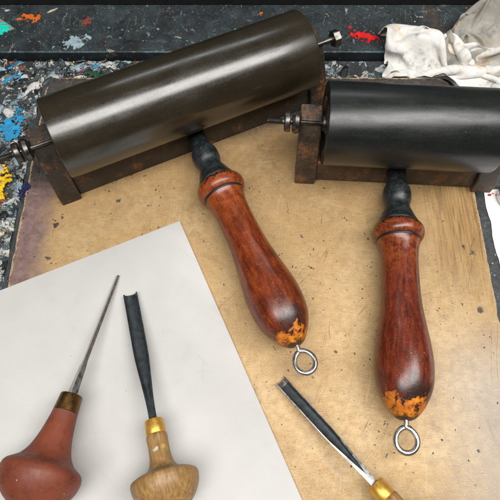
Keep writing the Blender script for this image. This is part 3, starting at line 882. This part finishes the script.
def paint_patch(label, cx, cy, z, rx, ry, colour, ang=0.0, seed=0.0, thr=.0, frag=.8, parent=None, name='paint_patch', thick=.045, cell=.05):
    ca, sa = math.cos(ang), math.sin(ang)
    bm = bmesh.new(); V = {}
    nx, ny = int(rx * 1.5 / cell), int(ry * 1.5 / cell)
    def keep(i, j):
        x, y = i * cell, j * cell
        d = math.hypot(x / rx, y / ry)
        return 1 - d + frag * fbm(x, y, 1.6 / max(.4, min(rx, ry)) * .8, seed, 5) + .55 * fbm(x, y, 4.5, seed + 5, 4) > thr + .08
    def vert(i, j):
        if (i, j) not in V:
            x, y = i * cell, j * cell
            V[(i, j)] = bm.verts.new((x * ca - y * sa, x * sa + y * ca, thick * (1 + .6 * fbm(x, y, 2.2, seed + 3, 3))))
        return V[(i, j)]
    for i in range(-nx, nx):
        for j in range(-ny, ny):
            if keep(i + .5, j + .5): bm.faces.new((vert(i, j), vert(i + 1, j), vert(i + 1, j + 1), vert(i, j + 1)))
    for _ in range(2): bmesh.ops.smooth_vert(bm, verts=[v for v in bm.verts if v.is_boundary], factor=.5, use_axis_x=True, use_axis_y=True, use_axis_z=False)
    ext = bmesh.ops.extrude_edge_only(bm, edges=[e for e in bm.edges if e.is_boundary])
    for v in ext['geom']:
        if isinstance(v, bmesh.types.BMVert): v.co.z = -.02
    o = obj(name, bm, PAL[colour], parent)
    o.location = Vector((cx, cy, z)) * S
    if parent is None: tag(o, label, 'paint')
    return o

paint_patch('thick bright yellow paint patch on the bench left of the board', -17.5, 5.3, -.78, 1.0, 1.15, 'yellow', .2, 1.0, -.05, .5, thick=.08)
paint_patch('sky blue flaking paint patch beside the left axle nut of the long roller', -17.1, 10.2, -.72, .9, 1.2, 'sky', -.2, 2.0, .12, .95, thick=.07)
paint_patch('dark navy paint dab overlapping the left edge of the board', -15.05, 4.35, -.02, .34, .62, 'navy', -.45, 3.0, .0, .5, thick=.05)
paint_patch('green paint patch on the bench just behind the long roller', -11.8, 15.0, -.8, .75, .42, 'green', .3, 4.0, .1, .9, thick=.08)
paint_patch('bright red paint smear on the dark ledge beside the roller nut', 8.9, 18.15, -.15, 1.25, .42, 'red', -.3, 5.0, .05, .9)
paint_patch('small red paint dab on the ledge above the bright red smear', 7.75, 19.05, -.15, .2, .16, 'red', 0, 6.0, 0, .6)
paint_patch('orange flaky paint smear on the ledge near the teal daubed card', -17.2, 20.15, -.15, 1.05, .42, 'orange', -.1, 7.0, .1, .9)
paint_patch('dark red paint spot on the ledge above the long roller', -12.9, 19.7, -.15, .36, .42, 'rust', 0, 8.0, .05, .8)
paint_patch('pale blue paint smear on the front edge of the ledge', -13.5, 17.5, -.15, 1.2, .7, 'pale_blue', .35, 9.0, .3, 1.1, thick=.02)
paint_patch('orange drop of paint on the ledge above the long roller', .9, 20.6, -.15, .16, .16, 'orange', 0, 10.0, 0, .3)

# grey scrap of card with a teal dab at the left
card = empty('card_scrap', (-19.5, 18.9, -.146))
tag(card, 'grey scrap of card daubed with teal paint on the ledge at the left', 'card')
bm = bmesh.new()
slab(bm, [(-1.6, 1.9), (-.3, 1.2), (1.15, .05), (.1, -.5), (-1.6, -1.1)], 0, .07, .02)
obj('card', bm, make_plain('grey card', (118, 110, 102), (142, 134, 124), 1.5, .7, .2), card, smooth=False)
paint_patch(None, 0, -.05, .07, .85, .5, 'teal', .2, 11.0, -.05, .5, parent=card, name='paint_dab')

# loose slivers on the ledge
rnd = random.Random(5)
for i, (x, y, L, a, c, lab) in enumerate((
        (-15.7, 20.9, .5, .55, 'cream', 'pale sliver of dried paint on the ledge right of the orange smear'),
        (-19.3, 20.9, .22, .2, 'white', 'small white paint chip on the ledge above the teal daubed card'))):
    bm = bmesh.new()
    v = [bm.verts.new(p) for p in ((-L, 0, .03), (-L * .3, .07, .06), (L, .03, .04), (L * .4, -.08, .05), (-L * .6, -.07, .03))]
    lo = [bm.verts.new((p.co.x, p.co.y, 0)) for p in v]
    bm.faces.new(v)
    for k in range(5): bm.faces.new((v[k], lo[k], lo[(k + 1) % 5], v[(k + 1) % 5]))
    o = obj('paint_sliver', bm, PAL[c], smooth=False); o.location = Vector((x, y, -.147)) * S; o.rotation_euler = (0, 0, a)
    tag(o, lab, 'paint chip')

# ------------------------------------------------------------------ rags: a small cloth relaxation settles each one into folds
def cloth(nx, ny, rest, init, floor, steps=260, seed=0):
    rs = np.random.RandomState(seed)
    P = init.copy(); P[..., 2] += rs.rand(ny, nx) * .3
    Q = P.copy()
    def pairs(dx, dy):
        L = rest * math.hypot(dx, dy)
        return dx, dy, L
    cons = [pairs(1, 0), pairs(0, 1), pairs(1, 1), pairs(-1, 1), pairs(2, 0), pairs(0, 2), pairs(4, 0), pairs(0, 4)]
    stiff = [1, 1, .6, .6, .5, .5, .3, .3]
    edge = np.zeros(P.shape[:2], bool); edge[0] = edge[-1] = True; edge[:, 0] = edge[:, -1] = True
    hold = P[edge][:, :2] + (rs.rand(int(edge.sum()), 2) - .5) * .12
    for it in range(steps):
        Vv = (P - Q) * .93; Q = P.copy(); P = P + Vv; P[..., 2] -= .006
        for _ in range(5):
            D = np.zeros_like(P); W = np.zeros(P.shape[:2])
            for (dx, dy, L), k in zip(cons, stiff):
                ys = slice(0, ny - dy); yd = slice(dy, ny)
                if dx >= 0: xs, xd = slice(0, nx - dx), slice(dx, nx)
                else: xs, xd = slice(-dx, nx), slice(0, nx + dx)
                d = P[yd, xd] - P[ys, xs]; l = np.sqrt((d * d).sum(-1)) + 1e-9
                c = (d * ((l - L) / l * .5 * k)[..., None])
                if abs(dx) + abs(dy) > 2 or dx == 2 or dy == 2:
                    c *= (l < L)[..., None]                       # bending only resists folding up
                D[ys, xs] += c; D[yd, xd] -= c; W[ys, xs] += k; W[yd, xd] += k
            P += D / np.maximum(W, 1)[..., None] * 1.6
            E_ = P[edge]; E_[:, :2] += (hold - E_[:, :2]) * .5; P[edge] = E_
            F = floor(P[..., 0], P[..., 1])
            low = P[..., 2] < F
            P[..., 2] = np.where(low, F, P[..., 2])
            Q[low] = Q[low] * .3 + P[low] * .7
    return P

def cloth_obj(name, P, m, thick=.05):
    ny, nx = P.shape[:2]
    bm = bmesh.new()
    V = [[bm.verts.new(P[j, i]) for i in range(nx)] for j in range(ny)]
    for j in range(ny - 1):
        for i in range(nx - 1): bm.faces.new((V[j][i], V[j][i + 1], V[j + 1][i + 1], V[j + 1][i]))
    o = obj(name, bm, m)
    md = o.modifiers.new('thick', 'SOLIDIFY'); md.thickness = thick * S; md.offset = 1
    md = o.modifiers.new('sub', 'SUBSURF'); md.levels = 2; md.render_levels = 2
    return o

def ground(x, y):
    z = np.where(y > 16.5, -.1, -.95)
    return np.where((np.abs(x) < 15.1) & (y < 14.1), .05, z)

def mound(x0, y0, h, sx, sy):
    return lambda x, y: ground(x, y) + h * np.exp(-((x - x0) / sx) ** 2 - ((y - y0) / sy) ** 2)

def rag(name, label, quad, nx, ny, squeeze, m, seed, hump, floor=ground):
    """quad: corners (left-front, right-front, right-back, left-back) of the gathered footprint"""
    a, b, c, d = [np.array(p, float) for p in quad]
    U, V = np.meshgrid(np.linspace(0, 1, nx), np.linspace(0, 1, ny))
    B = (a * ((1 - U) * (1 - V))[..., None] + b * (U * (1 - V))[..., None] + c * (U * V)[..., None] + d * ((1 - U) * V)[..., None])
    P = np.zeros((ny, nx, 3)); P[..., :2] = B
    P[..., 2] = floor(B[..., 0], B[..., 1]) + .2 + hump(U, V)
    w = max(np.linalg.norm(b - a), np.linalg.norm(c - d)); h = max(np.linalg.norm(d - a), np.linalg.norm(c - b))
    rest = max(w / (nx - 1), h / (ny - 1)) * squeeze
    P = cloth(nx, ny, rest, P, floor, seed=seed)
    o = cloth_obj(name, P, m)
    tag(o, label, 'rag')
    return o

rag('rag', 'crumpled white cotton rag with yellow stains behind the right roller', [(10.6, 14.4), (23.0, 12.4), (22.0, 15.8), (9.9, 18.3)], 66, 38, 1.24, MAT['rag'], 4,
    lambda U, V: 3.4 * np.exp(-((U - .32) / .2) ** 2) * np.sin(np.pi * V) + .9 * np.sin(np.pi * V) + .5 * np.sin(9 * U + 5 * V), mound(12.8, 16.6, 1.5, 1.7, 1.3))
rag('rag', 'grubby grey rag bunched on the ledge behind the white rag', [(14.2, 16.3), (23.5, 14.8), (23.8, 21.3), (16.0, 19.0)], 58, 44, 1.25, MAT['grey_rag'], 9,
    lambda U, V: 2.6 * np.exp(-((U - .6) / .4) ** 2) * np.sin(np.pi * V) + .4 * np.sin(7 * U - 8 * V) * .6, mound(20.0, 19.6, 3.0, 3.0, 1.6))

# white cloth on the bench right of the board
U, V = np.meshgrid(np.linspace(0, 1, 40), np.linspace(0, 1, 60))
P = np.zeros((60, 40, 3)); P[..., 0] = 16.12 + U * 8 + (V - .5) * -.25; P[..., 1] = -9 + V * 14.0
for j in range(60):
    for i in range(40):
        P[j, i, 2] = -.93 + .16 * max(-.3, fbm(P[j, i, 0], P[j, i, 1], .5, 12.0, 3)) * min(1, U[j, i] * 6 + .15)
        P[j, i, 0] += .1 * fbm(0, P[j, i, 1], .9, 4.0, 3)
o = cloth_obj('drop_cloth', P, MAT['white_paper'], .04)
tag(o, 'clean white cloth on the bench along the right side of the board', 'cloth')
for x, y, r, s in ((16.35, 4.55, .16, 1), (16.9, 4.5, .12, 2), (16.62, 4.62, .08, 3)):
    q = paint_patch(None, x, y, -.84, r, r * .7, 'red', 0, s, 0, .6, parent=o, name='paint_speck', thick=.02, cell=.03)
# small grey tin lid on it
bm = bmesh.new(); lathe(bm, [(0, 0), (0, .95), (.05, 1.0), (.5, 1.0), (.55, .95), (.55, .88), (.42, .84), (.42, 0)], 'X', 48)
bmesh.ops.rotate(bm, cent=(0, 0, 0), matrix=Matrix.Rotation(R(-90), 3, 'Y'), verts=bm.verts)
lid = obj('tin_lid', bm, MAT['steel']); lid.location = Vector((17.75, 4.2, -.78)) * S
tag(lid, 'small round grey metal lid on the white cloth at the right edge', 'lid')

# ------------------------------------------------------------------ light
world = bpy.data.worlds.new('World'); scene.world = world; world.use_nodes = True
bg = world.node_tree.nodes['Background']; bg.inputs[0].default_value = (.92, .96, 1, 1); bg.inputs[1].default_value = .04

def area(name, loc, target, sx, sy, power, col=(1, 1, 1)):
    l = bpy.data.lights.new(name, 'AREA'); l.shape = 'RECTANGLE'; l.size = sx; l.size_y = sy; l.energy = power; l.color = col
    o = bpy.data.objects.new(name, l); COL.objects.link(o); o.location = loc
    d = Vector(target) - Vector(loc); o.rotation_euler = d.to_track_quat('-Z', 'Y').to_euler()
    return o
area('ceiling_lamp', (.2, -.25, 1.2), (.1, .03, 0), 2.0, .50, 43, (1, .98, .955))
area('window_light', (-.2, 1.5, 1.35), (0, 0, 0), 1.4, .24, 5, (.93, .97, 1))

# ------------------------------------------------------------------ camera
th = R(66); f = 1204 / math.tan(th)
cam = bpy.data.cameras.new('camera'); co = bpy.data.objects.new('camera', cam); COL.objects.link(co)
cam.sensor_width = 36; cam.lens = 36 * f / 500; cam.clip_start = .01; cam.clip_end = 50
co.location = (0, -.34 * math.cos(th), .34 * math.sin(th)); co.rotation_euler = (R(90) - th, 0, 0)
scene.camera = co
scene.view_settings.view_transform = 'Standard'; scene.view_settings.look = 'None'
scene.view_settings.exposure = -.32; scene.view_settings.gamma = 1
